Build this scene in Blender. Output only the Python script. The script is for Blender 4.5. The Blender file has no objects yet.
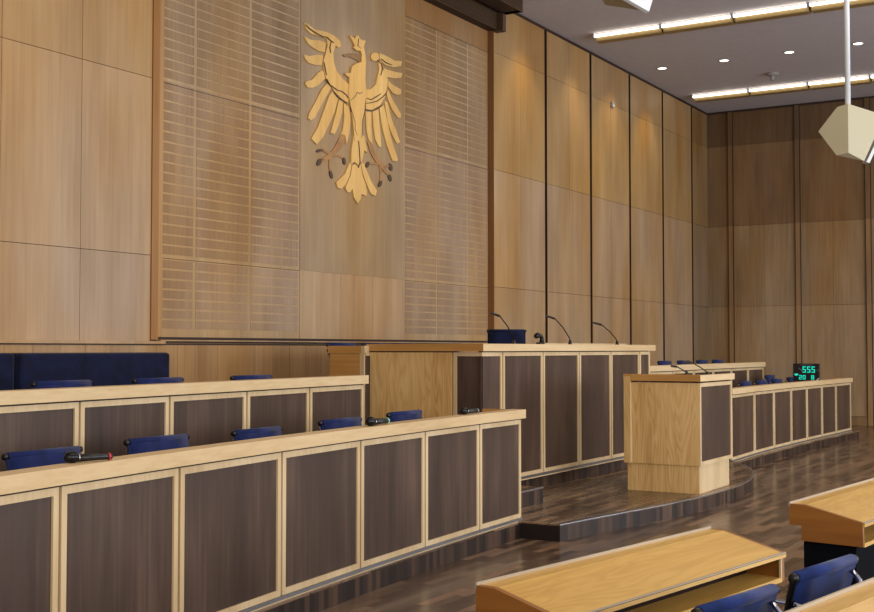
import bpy, bmesh, math, random
from mathutils import Vector, Matrix
random.seed(7)
sc = bpy.context.scene
COL = sc.collection
PI = math.pi

# ------------------------------------------------------------------ materials
def new_mat(name):
    m = bpy.data.materials.new(name); m.use_nodes = True
    nt = m.node_tree
    return m, nt, nt.nodes['Principled BSDF']
def lin(c):
    def f(v):
        v /= 255.0
        return v/12.92 if v <= .04045 else ((v+.055)/1.055)**2.4
    return (f(c[0]), f(c[1]), f(c[2]), 1)
def ramp(nt, fac, stops):
    r = nt.nodes.new('ShaderNodeValToRGB')
    els = r.color_ramp.elements
    els[0].position, els[0].color = stops[0][0], lin(stops[0][1])
    els[1].position, els[1].color = stops[-1][0], lin(stops[-1][1])
    for p, c in stops[1:-1]:
        e = els.new(p); e.color = lin(c)
    nt.links.new(fac, r.inputs['Fac']); return r.outputs['Color']
def noise(nt, scale, rot=(0,0,0), nscale=1.0, detail=4, rough=.6, dist=0.0):
    tc = nt.nodes.new('ShaderNodeTexCoord'); mp = nt.nodes.new('ShaderNodeMapping')
    mp.inputs['Scale'].default_value = scale; mp.inputs['Rotation'].default_value = rot
    n = nt.nodes.new('ShaderNodeTexNoise')
    n.inputs['Scale'].default_value = nscale; n.inputs['Detail'].default_value = detail
    n.inputs['Roughness'].default_value = rough; n.inputs['Distortion'].default_value = dist
    nt.links.new(tc.outputs['Object'], mp.inputs['Vector']); nt.links.new(mp.outputs['Vector'], n.inputs['Vector'])
    return n.outputs['Fac'], mp
def mixc(nt, fac, a, b, mode='MIX'):
    m = nt.nodes.new('ShaderNodeMix'); m.data_type = 'RGBA'; m.blend_type = mode
    for sock, v in ((m.inputs['Factor'], fac), (m.inputs['A'], a), (m.inputs['B'], b)):
        pass
    ins = [i for i in m.inputs]
    fa = ins[0]; A = [i for i in ins if i.name == 'A' and i.type == 'RGBA'][0]; B = [i for i in ins if i.name == 'B' and i.type == 'RGBA'][0]
    for sock, v in ((fa, fac), (A, a), (B, b)):
        if hasattr(v, 'is_linked') or isinstance(v, bpy.types.NodeSocket): nt.links.new(v, sock)
        else: sock.default_value = v
    return [o for o in m.outputs if o.type == 'RGBA'][0]
def patchy(nt, col):
    """broad honey-coloured and greyish zones, as veneer ages unevenly"""
    q, _ = noise(nt, (.9, .9, .30), detail=2, rough=.45)
    zone = ramp(nt, q, [(.38, (240,242,248)), (.50, (244,240,232)), (.64, (240,226,196))])
    return mixc(nt, 1.0, col, zone, 'MULTIPLY')
def wood(name, dark, mid, light, axis='Z', rough=.5, fine=30, slow=2.6, contrast=1.0, tint=False, figure=0.0, spec=.35):
    """veneer: fine straight grain along an axis, slow colour drift, optional cathedral figure"""
    m, nt, b = new_mat(name)
    def sv(across, along):
        return {'Z': (across, across, along), 'X': (along, across, across), 'Y': (across, along, across)}[axis]
    g, _ = noise(nt, sv(fine, fine*.03), detail=5)
    s, _ = noise(nt, sv(slow, slow*.18), detail=3)
    mth = nt.nodes.new('ShaderNodeMath'); mth.operation = 'MULTIPLY_ADD'
    mth.inputs[1].default_value = .45*contrast; nt.links.new(g, mth.inputs[0])
    m2 = nt.nodes.new('ShaderNodeMath'); m2.operation = 'MULTIPLY_ADD'; m2.inputs[1].default_value = .75*contrast
    m2.inputs[2].default_value = .5-.6*contrast
    nt.links.new(s, m2.inputs[0]); nt.links.new(m2.outputs[0], mth.inputs[2])
    fac = mth.outputs[0]
    if figure:
        w_in, mp = noise(nt, sv(5.5, .55), detail=2, nscale=1.0, dist=.6)
        wv = nt.nodes.new('ShaderNodeMath'); wv.operation = 'MULTIPLY'; wv.inputs[1].default_value = 75
        nt.links.new(w_in, wv.inputs[0])
        sn = nt.nodes.new('ShaderNodeMath'); sn.operation = 'SINE'; nt.links.new(wv.outputs[0], sn.inputs[0])
        ad = nt.nodes.new('ShaderNodeMath'); ad.operation = 'MULTIPLY_ADD'; ad.inputs[1].default_value = figure
        nt.links.new(sn.outputs[0], ad.inputs[0]); nt.links.new(fac, ad.inputs[2]); fac = ad.outputs[0]
    col = ramp(nt, fac, [(.2, dark), (.5, mid), (.8, light)])
    if tint:
        at = nt.nodes.new('ShaderNodeAttribute'); at.attribute_name = 'tint'
        col = mixc(nt, 1.0, col, at.outputs['Color'], 'MULTIPLY')
        col = patchy(nt, col)
    nt.links.new(col, b.inputs['Base Color'])
    b.inputs['Roughness'].default_value = rough
    b.inputs['Specular IOR Level'].default_value = spec
    bp = nt.nodes.new('ShaderNodeBump'); bp.inputs['Strength'].default_value = .06; bp.inputs['Distance'].default_value = .002
    nt.links.new(g, bp.inputs['Height']); nt.links.new(bp.outputs['Normal'], b.inputs['Normal'])
    return m
def plain(name, c, rough=.5, metal=0, spec=.5, var=.0, emit=None, strength=0):
    m, nt, b = new_mat(name)
    if var:
        n, _ = noise(nt, (6,6,6), detail=3)
        c1 = tuple(max(0, v*(1-var)) for v in c); c2 = tuple(min(255, v*(1+var)) for v in c)
        nt.links.new(ramp(nt, n, [(.3, c1), (.7, c2)]), b.inputs['Base Color'])
    else: b.inputs['Base Color'].default_value = lin(c)
    b.inputs['Roughness'].default_value = rough; b.inputs['Metallic'].default_value = metal
    b.inputs['Specular IOR Level'].default_value = spec
    if emit:
        b.inputs['Emission Color'].default_value = lin(emit); b.inputs['Emission Strength'].default_value = strength
    return m
def fabric(name, c):
    m, nt, b = new_mat(name)
    n, _ = noise(nt, (400,400,400), detail=2)
    s, _ = noise(nt, (7,7,7), detail=2)
    c1 = tuple(v*.8 for v in c); c2 = tuple(min(255, v*1.2) for v in c)
    nt.links.new(ramp(nt, s, [(.3, c1), (.7, c2)]), b.inputs['Base Color'])
    b.inputs['Roughness'].default_value = .9; b.inputs['Specular IOR Level'].default_value = .15
    b.inputs['Sheen Weight'].default_value = .12
    bp = nt.nodes.new('ShaderNodeBump'); bp.inputs['Strength'].default_value = .3; bp.inputs['Distance'].default_value = .001
    nt.links.new(n, bp.inputs['Height']); nt.links.new(bp.outputs['Normal'], b.inputs['Normal'])
    return m
def parquet(name, stops, rough, off=(0,0,0)):
    m, nt, b = new_mat(name)
    tc = nt.nodes.new('ShaderNodeTexCoord'); mp = nt.nodes.new('ShaderNodeMapping'); mp.inputs['Location'].default_value = off
    nt.links.new(tc.outputs['Object'], mp.inputs['Vector'])
    br = nt.nodes.new('ShaderNodeTexBrick')
    br.inputs['Scale'].default_value = 1.0; br.inputs['Brick Width'].default_value = .62; br.inputs['Row Height'].default_value = .085
    br.inputs['Mortar Size'].default_value = .0012; br.inputs['Color1'].default_value = (0,0,0,1); br.inputs['Color2'].default_value = (1,1,1,1)
    br.inputs['Mortar'].default_value = (.0,.0,.0,1); br.offset = .37; br.offset_frequency = 2
    nt.links.new(mp.outputs['Vector'], br.inputs['Vector'])
    g, _ = noise(nt, (3, 45, 45), detail=4)
    a = nt.nodes.new('ShaderNodeMath'); a.operation = 'MULTIPLY_ADD'; a.inputs[1].default_value = .35
    nt.links.new(g, a.inputs[0])
    sep = nt.nodes.new('ShaderNodeSeparateColor'); nt.links.new(br.outputs['Color'], sep.inputs[0])
    a2 = nt.nodes.new('ShaderNodeMath'); a2.operation = 'MULTIPLY_ADD'; a2.inputs[1].default_value = .75; a2.inputs[2].default_value = -.05
    nt.links.new(sep.outputs[0], a2.inputs[0]); nt.links.new(a2.outputs[0], a.inputs[2])
    nt.links.new(ramp(nt, a.outputs[0], stops), b.inputs['Base Color'])
    rr = nt.nodes.new('ShaderNodeMath'); rr.operation = 'MULTIPLY_ADD'; rr.inputs[1].default_value = .14; rr.inputs[2].default_value = rough
    nt.links.new(g, rr.inputs[0]); nt.links.new(rr.outputs[0], b.inputs['Roughness'])
    b.inputs['Specular IOR Level'].default_value = .5
    bp = nt.nodes.new('ShaderNodeBump'); bp.inputs['Strength'].default_value = .25; bp.inputs['Distance'].default_value = .002
    nt.links.new(br.outputs['Fac'], bp.inputs['Height']); bp.invert = True
    nt.links.new(bp.outputs['Normal'], b.inputs['Normal'])
    return m
def perforated(name, tint=True):
    """oak acoustic slats with fine perforation"""
    m, nt, b = new_mat(name)
    tc = nt.nodes.new('ShaderNodeTexCoord')
    s, _ = noise(nt, (2.2, 2.2, .5), detail=3)
    g, _ = noise(nt, (40, 40, 1.5), detail=3)
    a = nt.nodes.new('ShaderNodeMath'); a.operation = 'MULTIPLY_ADD'; a.inputs[1].default_value = .5
    nt.links.new(g, a.inputs[0]); nt.links.new(s, a.inputs[2])
    col = ramp(nt, a.outputs[0], [(.45, PERF[0]), (.75, PERF[1]), (1.0, PERF[2])])
    sp = nt.nodes.new('ShaderNodeSeparateXYZ'); nt.links.new(tc.outputs['Object'], sp.inputs[0])
    outs = []
    for ax in ('X', 'Z'):
        q = nt.nodes.new('ShaderNodeMath'); q.operation = 'MULTIPLY'; q.inputs[1].default_value = 2*PI/.0226
        nt.links.new(sp.outputs[ax], q.inputs[0])
        w = nt.nodes.new('ShaderNodeMath'); w.operation = 'SINE'; nt.links.new(q.outputs[0], w.inputs[0]); outs.append(w.outputs[0])
    ml = nt.nodes.new('ShaderNodeMath'); ml.operation = 'MULTIPLY'; nt.links.new(outs[0], ml.inputs[0]); nt.links.new(outs[1], ml.inputs[1])
    gt = nt.nodes.new('ShaderNodeMath'); gt.operation = 'GREATER_THAN'; gt.inputs[1].default_value = .45; nt.links.new(ml.outputs[0], gt.inputs[0])
    sc_ = nt.nodes.new('ShaderNodeMath'); sc_.operation = 'MULTIPLY'; sc_.inputs[1].default_value = .30; nt.links.new(gt.outputs[0], sc_.inputs[0])
    col = mixc(nt, sc_.outputs[0], col, lin((70, 45, 30)))
    at = nt.nodes.new('ShaderNodeAttribute'); at.attribute_name = 'tint'
    col = patchy(nt, mixc(nt, 1.0, col, at.outputs['Color'], 'MULTIPLY'))
    nt.links.new(col, b.inputs['Base Color']); b.inputs['Roughness'].default_value = .6
    b.inputs['Specular IOR Level'].default_value = .25
    return m

PERF = [(150,124,96), (172,144,114), (190,164,134)]
M = dict(
    wall   = wood('oak_wall_veneer', (154,126,94), (182,153,119), (202,176,144), tint=True, rough=.42, fine=26, slow=2.0),
    wallbk = wood('walnut_wall_veneer', (128,102,74), (164,136,102), (190,162,126), tint=True, rough=.45, fine=26, slow=2.0),
    groove = plain('groove_dark', (48,28,16), .7),
    reveal = wood('reveal_oak', (96,62,34), (128,86,48), (150,106,62), rough=.5),
    perf   = perforated('perforated_oak'),
    eaglebg= wood('eagle_panel_veneer', (146,124,98), (168,144,114), (190,166,134), tint=True, rough=.4, fine=24),
    gold   = wood('eagle_carved_limewood', (188,142,78), (214,172,104), (230,194,128), rough=.5, fine=18),
    eagdk  = plain('eagle_dark_stain', (82,62,48), .6),
    eagleg = plain('eagle_leg_stain', (160,118,74), .6, var=.1),
    eagton = plain('eagle_tongue_stain', (134,104,72), .6, var=.1),
    frame  = wood('pale_oak_frame', (180,150,108), (204,178,138), (222,200,164), rough=.45, fine=40),
    railm  = wood('pale_oak_rail', (182,152,108), (206,178,136), (222,198,160), axis='X', rough=.6, fine=40, spec=.2),
    panel  = wood('smoked_oak_panel', (48,35,28), (70,53,44), (100,79,66), rough=.40, fine=34, slow=3.4, contrast=1.15, spec=.4),
    oak    = wood('yellow_oak_panel', (180,136,78), (208,168,108), (226,190,134), rough=.45, fine=24, slow=2.4, figure=.10),
    oakend = wood('oak_end_rail', (150,102,48), (182,132,70), (204,156,92), axis='Y', rough=.45, fine=24),  # browner copy of the rail oak, warm side light put into its colour
    desk   = wood('honey_oak_desktop', (184,138,62), (206,162,82), (222,182,106), axis='X', rough=.36, fine=30, slow=2.0, figure=.07, spec=.5),
    deskend= wood('honey_oak_desk_end', (112,66,24), (142,90,36), (168,114,52), axis='Y', rough=.45, fine=20),
    deskpale=wood('desk_pale_edge', (150,134,112), (172,156,134), (190,174,152), axis='X', rough=.4),
    wains  = wood('wainscot_oak', (152,118,80), (182,148,108), (204,172,134), tint=True, rough=.45),
    navy   = fabric('navy_upholstery', (26,36,80)),
    blue   = fabric('blue_chair_fabric', (30,48,104)),
    navyb  = fabric('dark_navy_bench_fabric', (16,21,48)),
    black  = plain('black_plastic', (18,18,20), .4),
    blackm = plain('black_satin_metal', (26,26,28), .3, .6),
    chrome = plain('polished_chrome', (205,205,210), .12, 1),
    alu    = plain('brushed_aluminium_strip', (150,152,158), .35, .8),
    ceil   = plain('ceiling_plaster', (186,182,188), .8, var=.02),
    cream  = plain('cream_lacquer', (178,170,142), .5),
    white  = plain('white_lacquer', (214,218,224), .4),
    brass  = plain('brass_reflector', (146,122,76), .5, .1),
    louvre = wood('dark_stained_louvre', (62,46,32), (80,60,42), (96,74,54), axis='X', rough=.5),
    ped    = plain('dark_navy_modesty_panel', (7,8,14), .8, spec=.08),
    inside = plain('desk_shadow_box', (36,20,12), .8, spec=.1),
    floor  = parquet('dark_oak_parquet', [(.0,(50,36,28)), (.35,(88,68,54)), (.75,(128,104,84)), (1.0,(150,110,80))], .15),
    stage  = parquet('podium_parquet', [(.0,(50,36,26)), (.35,(92,72,56)), (.75,(134,108,84)), (1.0,(160,126,92))], .2, (.2,.03,0)),
    grille = plain('speaker_grille', (150,158,170), .6),
    tube   = plain('fluorescent_tube', (255,250,235), .5, emit=(255,248,232), strength=3.4),
    down   = plain('downlight_glass', (255,255,250), .5, emit=(255,248,235), strength=3),
    cyan   = plain('cyan_led', (10,60,50), .5, emit=(20,235,200), strength=.9),
    red    = plain('red_ring', (200,40,50), .5),
    green  = plain('green_ring', (150,200,170), .5),
    grey   = plain('grey_text', (110,112,118), .6),
    sensor = plain('sensor_plastic', (150,146,140), .6),
)
# staves on the risers
def riser_mat():
    m, nt, b = new_mat('riser_staves')
    tc = nt.nodes.new('ShaderNodeTexCoord'); sp = nt.nodes.new('ShaderNodeSeparateXYZ'); nt.links.new(tc.outputs['Object'], sp.inputs[0])
    q = nt.nodes.new('ShaderNodeMath'); q.operation = 'MULTIPLY'; q.inputs[1].default_value = 1/.06; nt.links.new(sp.outputs['X'], q.inputs[0])
    f = nt.nodes.new('ShaderNodeMath'); f.operation = 'FLOOR'; nt.links.new(q.outputs[0], f.inputs[0])
    w = nt.nodes.new('ShaderNodeTexWhiteNoise'); w.noise_dimensions = '1D'; nt.links.new(f.outputs[0], w.inputs['W'])
    nt.links.new(ramp(nt, w.outputs['Value'], [(.0,(34,26,23)), (.5,(56,43,37)), (1.0,(86,64,50))]), b.inputs['Base Color'])
    b.inputs['Roughness'].default_value = .5; b.inputs['Specular IOR Level'].default_value = .25
    return m
M['riser'] = riser_mat()

# ------------------------------------------------------------------ mesh helpers
class MB:
    """collects shapes with a per-face material slot and tint, builds ONE mesh object"""
    def __init__(s): s.bm = bmesh.new(); s.tl = s.bm.loops.layers.float_color.new('tint'); s.mats = []
    def _fin(s, faces, mat, tint):
        if mat not in s.mats: s.mats.append(mat)
        i = s.mats.index(mat)
        for f in faces:
            f.material_index = i
            for l in f.loops: l[s.tl] = (tint[0], tint[1], tint[2], 1)
    def box(s, a, b, mat='oak', tint=(1,1,1), rot=None, bevel=0):
        x0,y0,z0 = a; x1,y1,z1 = b
        return s.hexa([(x0,y0,z0),(x1,y0,z0),(x1,y1,z0),(x0,y1,z0),(x0,y0,z1),(x1,y0,z1),(x1,y1,z1),(x0,y1,z1)], mat, tint, bevel)
    def hexa(s, p, mat='oak', tint=(1,1,1), bevel=0):
        v = [s.bm.verts.new(q) for q in p]
        fs = [s.bm.faces.new([v[i] for i in q]) for q in ((0,3,2,1),(4,5,6,7),(0,1,5,4),(1,2,6,5),(2,3,7,6),(3,0,4,7))]
        s._fin(fs, mat, tint)
        if bevel:
            es = list({e for f in fs for e in f.edges})
            r = bmesh.ops.bevel(s.bm, geom=es, offset=bevel, segments=2, affect='EDGES', profile=.5)
            s._fin(r['faces'], mat, tint)
        return s
    def prism(s, poly, e, mat='oak', tint=(1,1,1)):
        """poly: 3D points, extruded by the vector e"""
        e = Vector(e); a = [s.bm.verts.new(p) for p in poly]; b = [s.bm.verts.new(Vector(p)+e) for p in poly]
        n = len(poly)
        fs = [s.bm.faces.new(a[::-1]), s.bm.faces.new(b)]
        fs += [s.bm.faces.new([a[i], a[(i+1)%n], b[(i+1)%n], b[i]]) for i in range(n)]
        s._fin(fs, mat, tint); return s
    def tube(s, pts, r, mat='black', seg=8, cap=True):
        pts = [Vector(p) for p in pts]; rs = r if isinstance(r, (list, tuple)) else [r]*len(pts)
        rings = []; up = None
        for i, p in enumerate(pts):
            d = (pts[min(i+1, len(pts)-1)]-pts[max(i-1, 0)]).normalized()
            if up is None: up = Vector((0,0,1)) if abs(d.z) < .9 else Vector((1,0,0))
            u = d.cross(up).normalized(); w = u.cross(d).normalized(); up = w
            rings.append([s.bm.verts.new(p+(u*math.cos(2*PI*k/seg)+w*math.sin(2*PI*k/seg))*rs[i]) for k in range(seg)])
        fs = []
        for a, b in zip(rings, rings[1:]):
            for k in range(seg): fs.append(s.bm.faces.new([a[k], a[(k+1)%seg], b[(k+1)%seg], b[k]]))
        if cap: fs += [s.bm.faces.new(rings[0][::-1]), s.bm.faces.new(rings[-1])]
        for f in fs: f.smooth = True
        s._fin(fs, mat, (1,1,1)); return s
    def hull(s, pts, mat):
        v = [s.bm.verts.new(p) for p in pts]
        r = bmesh.ops.convex_hull(s.bm, input=v)
        bad = [g for g in r['geom_interior'] if isinstance(g, bmesh.types.BMVert)]
        fs = [g for g in r['geom'] if isinstance(g, bmesh.types.BMFace)]
        s._fin(fs, mat, (1,1,1))
        if bad: bmesh.ops.delete(s.bm, geom=bad, context='VERTS')
        return s
    def build(s, name, parent=None, fix=True):
        if fix: bmesh.ops.recalc_face_normals(s.bm, faces=s.bm.faces)
        me = bpy.data.meshes.new(name); s.bm.to_mesh(me); s.bm.free()
        for k in s.mats: me.materials.append(M[k])
        o = bpy.data.objects.new(name, me); COL.objects.link(o)
        if parent: o.parent = parent
        return o
def tag(o, label=None, cat=None, group=None, kind=None):
    if label: o['label'] = label
    if cat: o['category'] = cat
    if group: o['group'] = group
    if kind: o['kind'] = kind
    return o
def thing(name, label, cat, loc=(0,0,0), rz=0, group=None):
    o = bpy.data.objects.new(name, None); COL.objects.link(o); o.empty_display_size = .1
    o.location = loc; o.rotation_euler = (0,0,rz)
    return tag(o, label, cat, group)
def struct(o): o['kind'] = 'structure'; return o
def dup(root, loc, rz, label, group=None):
    r = root.copy(); COL.objects.link(r); r.location = loc; r.rotation_euler = (0,0,rz); r['label'] = label
    if group: r['group'] = group
    for ch in list(root.children):
        c = ch.copy(); COL.objects.link(c); c.parent = r
        for g in ch.children:
            d = g.copy(); COL.objects.link(d); d.parent = c
    return r

# ------------------------------------------------------------------ the room
XB, YW, ZC = 27.735, 9.065, 7.346
S1, S2, S3 = 2.70, 4.60, 6.51            # horizontal veneer joints
struct(MB().box((-4,-9,-.1),(28,9.6,0),'floor').build('floor'))
struct(MB().box((-4,-9,ZC),(28,9.6,ZC+.1),'ceil').build('ceiling'))

def tints(row, k):
    r = random.Random(row*31+k*7)
    base = {0:(.98,.97,.99), 1:(1.0,.97,.94), 2:(.98,.94,.82), 3:(.93,.83,.62)}[row]  # upper rows yellower: warm light on the wall painted into the tint
    j = r.uniform(.93,1.05); w = r.uniform(.97,1.03)
    return (base[0]*j, base[1]*j*.995, base[2]*j*w)
ZR = [0, S1, S2, S3, ZC-.02]
# the long wall's left bay: plain veneer, 0.98 m columns
wl = MB(); wl.box((-4,9.16,0),(9.45,9.6,ZC),'groove')
xs = [9.33-.975*i for i in range(14)]
for k in range(13):
    for r in range(4):
        z0 = ZR[r] if r else 1.78
        g = .003
        wl.box((xs[k+1]+g, 9.14, z0+g), (xs[k]-g, 9.165, ZR[r+1]-g), 'wall', tints(r, k+40))
struct(wl.build('wall_left'))
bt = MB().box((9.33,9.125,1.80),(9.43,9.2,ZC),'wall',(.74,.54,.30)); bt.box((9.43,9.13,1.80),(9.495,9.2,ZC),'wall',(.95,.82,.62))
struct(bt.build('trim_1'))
# the recessed bay with perforated slats and the emblem panel
we = MB(); we.box((9.45,9.18,0),(17.0,9.6,ZC),'wall',(1.0,.97,.88))
cols = [(9.51,10.02),(10.07,10.975),(11.025,11.935),(14.445,15.30),(15.345,16.25),(16.295,16.93)]
for ci, (a, b) in enumerate(cols):
    for r, (z0, n, p) in enumerate(((1.913, 7, .1092), (2.72, 17, .1125), (4.65, 17, .1105))):
        for k in range(n):
            t = tints(min(r,2), ci*3+5); w = .95 if r < 2 else .9
            we.box((a, 9.1765, z0+k*p+.011), (b, 9.183, z0+(k+1)*p-.011), 'perf', tuple(v*w for v in t))
    for z in (S1-.014, S2, S3):
        we.box((a-.02, 9.172, z-.003), (b+.02, 9.1815, z+.001), 'groove')
    we.box((a-.022, 9.174, S3+.01), (b+.022, 9.184, ZC), 'wall', (.72,.58,.42))
we.box((11.965,9.172,2.694),(14.415,9.19,ZC),'eaglebg',(.98,.95,.9))
for a, b, t in ((11.965,12.85,(1.0,.95,.88)),(12.855,13.6,(.98,.93,.92)),(13.605,14.415,(.99,.96,.95))):
    we.box((a,9.172,1.83),(b,9.19,2.688),'wall',t)
struct(we.build('wall_center'))
# the right bay: 1.93 m panels between deep dark grooves, each with a hairline mid joint
wr = MB(); wr.box((16.93,9.14,0),(28,9.6,ZC),'groove')
xg = [16.93,18.853,20.808,22.777,24.689,26.597,27.735]
for k in range(6):
    a = xg[k] + (.0 if k == 0 else .055); b = xg[k+1] - (.045 if k < 5 else .0)
    mid = (a+b)/2 if k < 5 else None
    for r in range(4):
        segs = [(a, mid-.002), (mid+.002, b)] if mid else [(a, b)]
        for q, (u, v) in enumerate(segs):
            t = tints(r, k*2+q+3)
            if r == 2: t = (t[0]*1.0, t[1]*.955, t[2]*.80)  # warm light high on this bay, also put into the tint
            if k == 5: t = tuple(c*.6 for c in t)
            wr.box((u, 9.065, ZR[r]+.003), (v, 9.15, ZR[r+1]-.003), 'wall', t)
    if k: wr.box((xg[k]+.052, 9.067, 0), (xg[k]+.0549, 9.145, ZC), 'groove'); wr.box((xg[k]+.035, 9.11, 0), (xg[k]+.050, 9.145, ZC), 'reveal')
wr.box((16.925,9.066,0),(16.9299,9.19,ZC),'reveal')
wr.box((16.93,9.05,ZC-.045),(XB,9.2,ZC-.001),'groove')
struct(wr.build('wall_right'))
# back wall
wb = MB(); wb.box((XB+.02,-9,0),(28.0,9.6,ZC),'groove')
yy = [9.065, 8.50, 6.94, 5.39, 3.84, 2.29, .74, -.81, -2.36, -3.9, -5.5, -7.0, -8.6]
for k in range(len(yy)-1):
    for r in range(4):
        f = {0:1.04, 1:.90, 2:.64, 3:.42}[r]; f *= random.Random(k*5+r).uniform(.95,1.04)  # rows darken upwards: light fall-off painted into the tint
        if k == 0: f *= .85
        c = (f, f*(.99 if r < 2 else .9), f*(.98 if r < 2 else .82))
        ym = (yy[k]+yy[k+1])/2
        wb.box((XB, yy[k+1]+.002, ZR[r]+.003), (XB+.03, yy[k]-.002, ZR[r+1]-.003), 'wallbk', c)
        if k and r < 2: wb.box((XB-.0008, ym-.0015, ZR[r]+.003), (XB+.02, ym+.0015, ZR[r+1]-.003), 'groove')
wb.box((XB-.02,-9,ZC-.05),(XB+.1,9.06,ZC-.001),'groove')
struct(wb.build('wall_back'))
for i, y in enumerate(yy[1:8]):
    t = MB()
    for r in range(4):
        f = {0:.95, 1:.85, 2:.55, 3:.4}[r]  # same painted fall-off on the pilasters
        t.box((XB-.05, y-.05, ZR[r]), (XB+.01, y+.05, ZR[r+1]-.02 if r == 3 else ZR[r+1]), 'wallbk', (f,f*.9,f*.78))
    t.box((XB-.045, y+.05, 0), (XB+.01, y+.065, ZC-.04), 'groove'); t.box((XB-.045, y-.062, 0), (XB+.01, y-.05, ZC-.04), 'groove')
    struct(t.build('trim_%d' % (i+2)))
struct(MB().box((XB-.035,-9,0),(XB,9.06,.19),'wallbk',(.7,.62,.5)).box((XB-.03,-9,.19),(XB,9.06,.20),'groove').build('baseboard_back'))
struct(MB().box((26.66,9.03,.0),(XB-.04,9.07,.19),'wallbk',(.7,.62,.5)).build('baseboard_right'))
# ledge and boarded wainscot below it
ld = MB()
ld.box((9.44,9.09,1.785),(16.92,9.19,1.80),'wall',(.95,.9,.85)); ld.box((9.44,9.12,1.80),(16.92,9.19,1.83),'groove')
ld.box((9.44,9.10,1.772),(16.92,9.19,1.785),'groove')
ld.box((-4,9.02,1.755),(9.44,9.15,1.785),'wall',(.98,.93,.86)); ld.box((-4,9.03,1.742),(9.44,9.15,1.755),'groove')
struct(ld.build('trim_9'))
wn = MB(); x = -4.0; k = 0
wn.box((-4,9.07,.0),(16.92,9.15,1.76),'groove')
while x < 16.9:
    w = .325; r = random.Random(k); f = r.uniform(.86,1.06)
    x1 = min(x+w, 16.92)
    if x > 9.9: t = (f*.92, f*.84, f*.72)
    else: t = (f*.95, f*.92, f*.90)
    wn.box((x+.002, 9.045, .0), (x1-.002, 9.08, 1.742), 'wains', t)
    x += w; k += 1
struct(wn.build('trim_10'))
# ------------------------------------------------------------------ stepped platforms
def arc_left(x):            # plan curve of the left front desk row
    s = 9.755-x
    return 4.945-.035*s-.0105*s*s
L1X = [9.755,8.90,7.915,6.915,5.90,4.845,3.90,2.95,2.0]
R1 = [(9.755-.0, 0)]
L1 = [(x, arc_left(x)) for x in L1X][::-1]
RR1 = [(16.35,5.03),(17.65,5.08),(18.75,5.09),(19.75,5.08),(20.7,5.06),(21.65,5.03),(22.6,5.0),(23.72,4.97)]
L2 = [(2.6,5.50),(3.55,5.66),(4.5,5.81),(5.45,5.95),(6.41,6.08),(7.42,6.21),(8.42,6.34),(9.45,6.47)]
RR2 = [(15.6,6.32),(16.55,6.31),(17.52,6.30),(18.52,6.30),(19.5,6.30),(20.5,6.30),(21.5,6.30),(22.5,6.30)]
def platform(name, front, yback, z0, z1, extra=0, nose=True, top='stage'):
    """a step whose front edge follows a plan polyline: stave riser, parquet top, pale nosing strip"""
    m = MB(); zt = z1-.012
    n = len(front)
    for (a, b) in zip(front, front[1:]):
        ya = yback if not callable(yback) else yback(a[0]); yb_ = yback if not callable(yback) else yback(b[0])
        m.hexa([(a[0],a[1],z0),(b[0],b[1],z0),(b[0],yb_,z0),(a[0],ya,z0),(a[0],a[1],zt),(b[0],b[1],zt),(b[0],yb_,zt),(a[0],ya,zt)],'riser')
        m.hexa([(a[0],a[1]-.004,zt),(b[0],b[1]-.004,zt),(b[0],yb_,zt),(a[0],ya,zt),(a[0],a[1]-.004,z1),(b[0],b[1]-.004,z1),(b[0],yb_,z1),(a[0],ya,z1)],top)
        if nose:
            m.hexa([(a[0],a[1]-.008,z1-.008),(b[0],b[1]-.008,z1-.008),(b[0],b[1]+.012,z1-.008),(a[0],a[1]+.012,z1-.008),
                    (a[0],a[1]-.008,z1+.003),(b[0],b[1]-.008,z1+.003),(b[0],b[1]+.012,z1+.003),(a[0],a[1]+.012,z1+.003)],'alu')
    return struct(m.build(name))
platform('floor_platform', [(x, y-.035) for x, y in L1], 9.04, 0, .145, nose=False)
podium = [(9.66,4.52),(10.2,4.43),(10.63,4.35),(11.1,4.265),(11.6,4.175),(12.1,4.115),(12.6,4.075),(13.1,4.06),(13.6,4.075),(14.1,4.12),(14.6,4.225),(15.1,4.37),(15.6,4.56),(16.0,4.78),(16.3,5.0)]
pm = MB()
zt = .138
for a, b in zip(podium, podium[1:]):
    pm.hexa([(a[0],a[1],0),(b[0],b[1],0),(b[0],6.2,0),(a[0],6.2,0),(a[0],a[1],zt),(b[0],b[1],zt),(b[0],6.2,zt),(a[0],6.2,zt)],'riser')
    pm.hexa([(a[0],a[1],zt),(b[0],b[1],zt),(b[0],6.2,zt),(a[0],6.2,zt),(a[0],a[1],.150),(b[0],b[1],.150),(b[0],6.2,.150),(a[0],6.2,.150)],'stage')
    for off, wd in ((0,.018),(.10,.012)):
        pm.hexa([(a[0],a[1]-.004+off,.145),(b[0],b[1]-.004+off,.145),(b[0],b[1]+wd+off,.145),(a[0],a[1]+wd+off,.145),
                 (a[0],a[1]-.004+off,.153),(b[0],b[1]-.004+off,.153),(b[0],b[1]+wd+off,.153),(a[0],a[1]+wd+off,.153)],'alu' if off==0 else 'stage')
struct(pm.build('floor_podium'))
platform('floor_platform_right', [(16.3,4.93)]+[(x, y-.09) for x, y in RR1]+[(23.9,4.87)], 9.02, 0, .13, nose=False)
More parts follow.
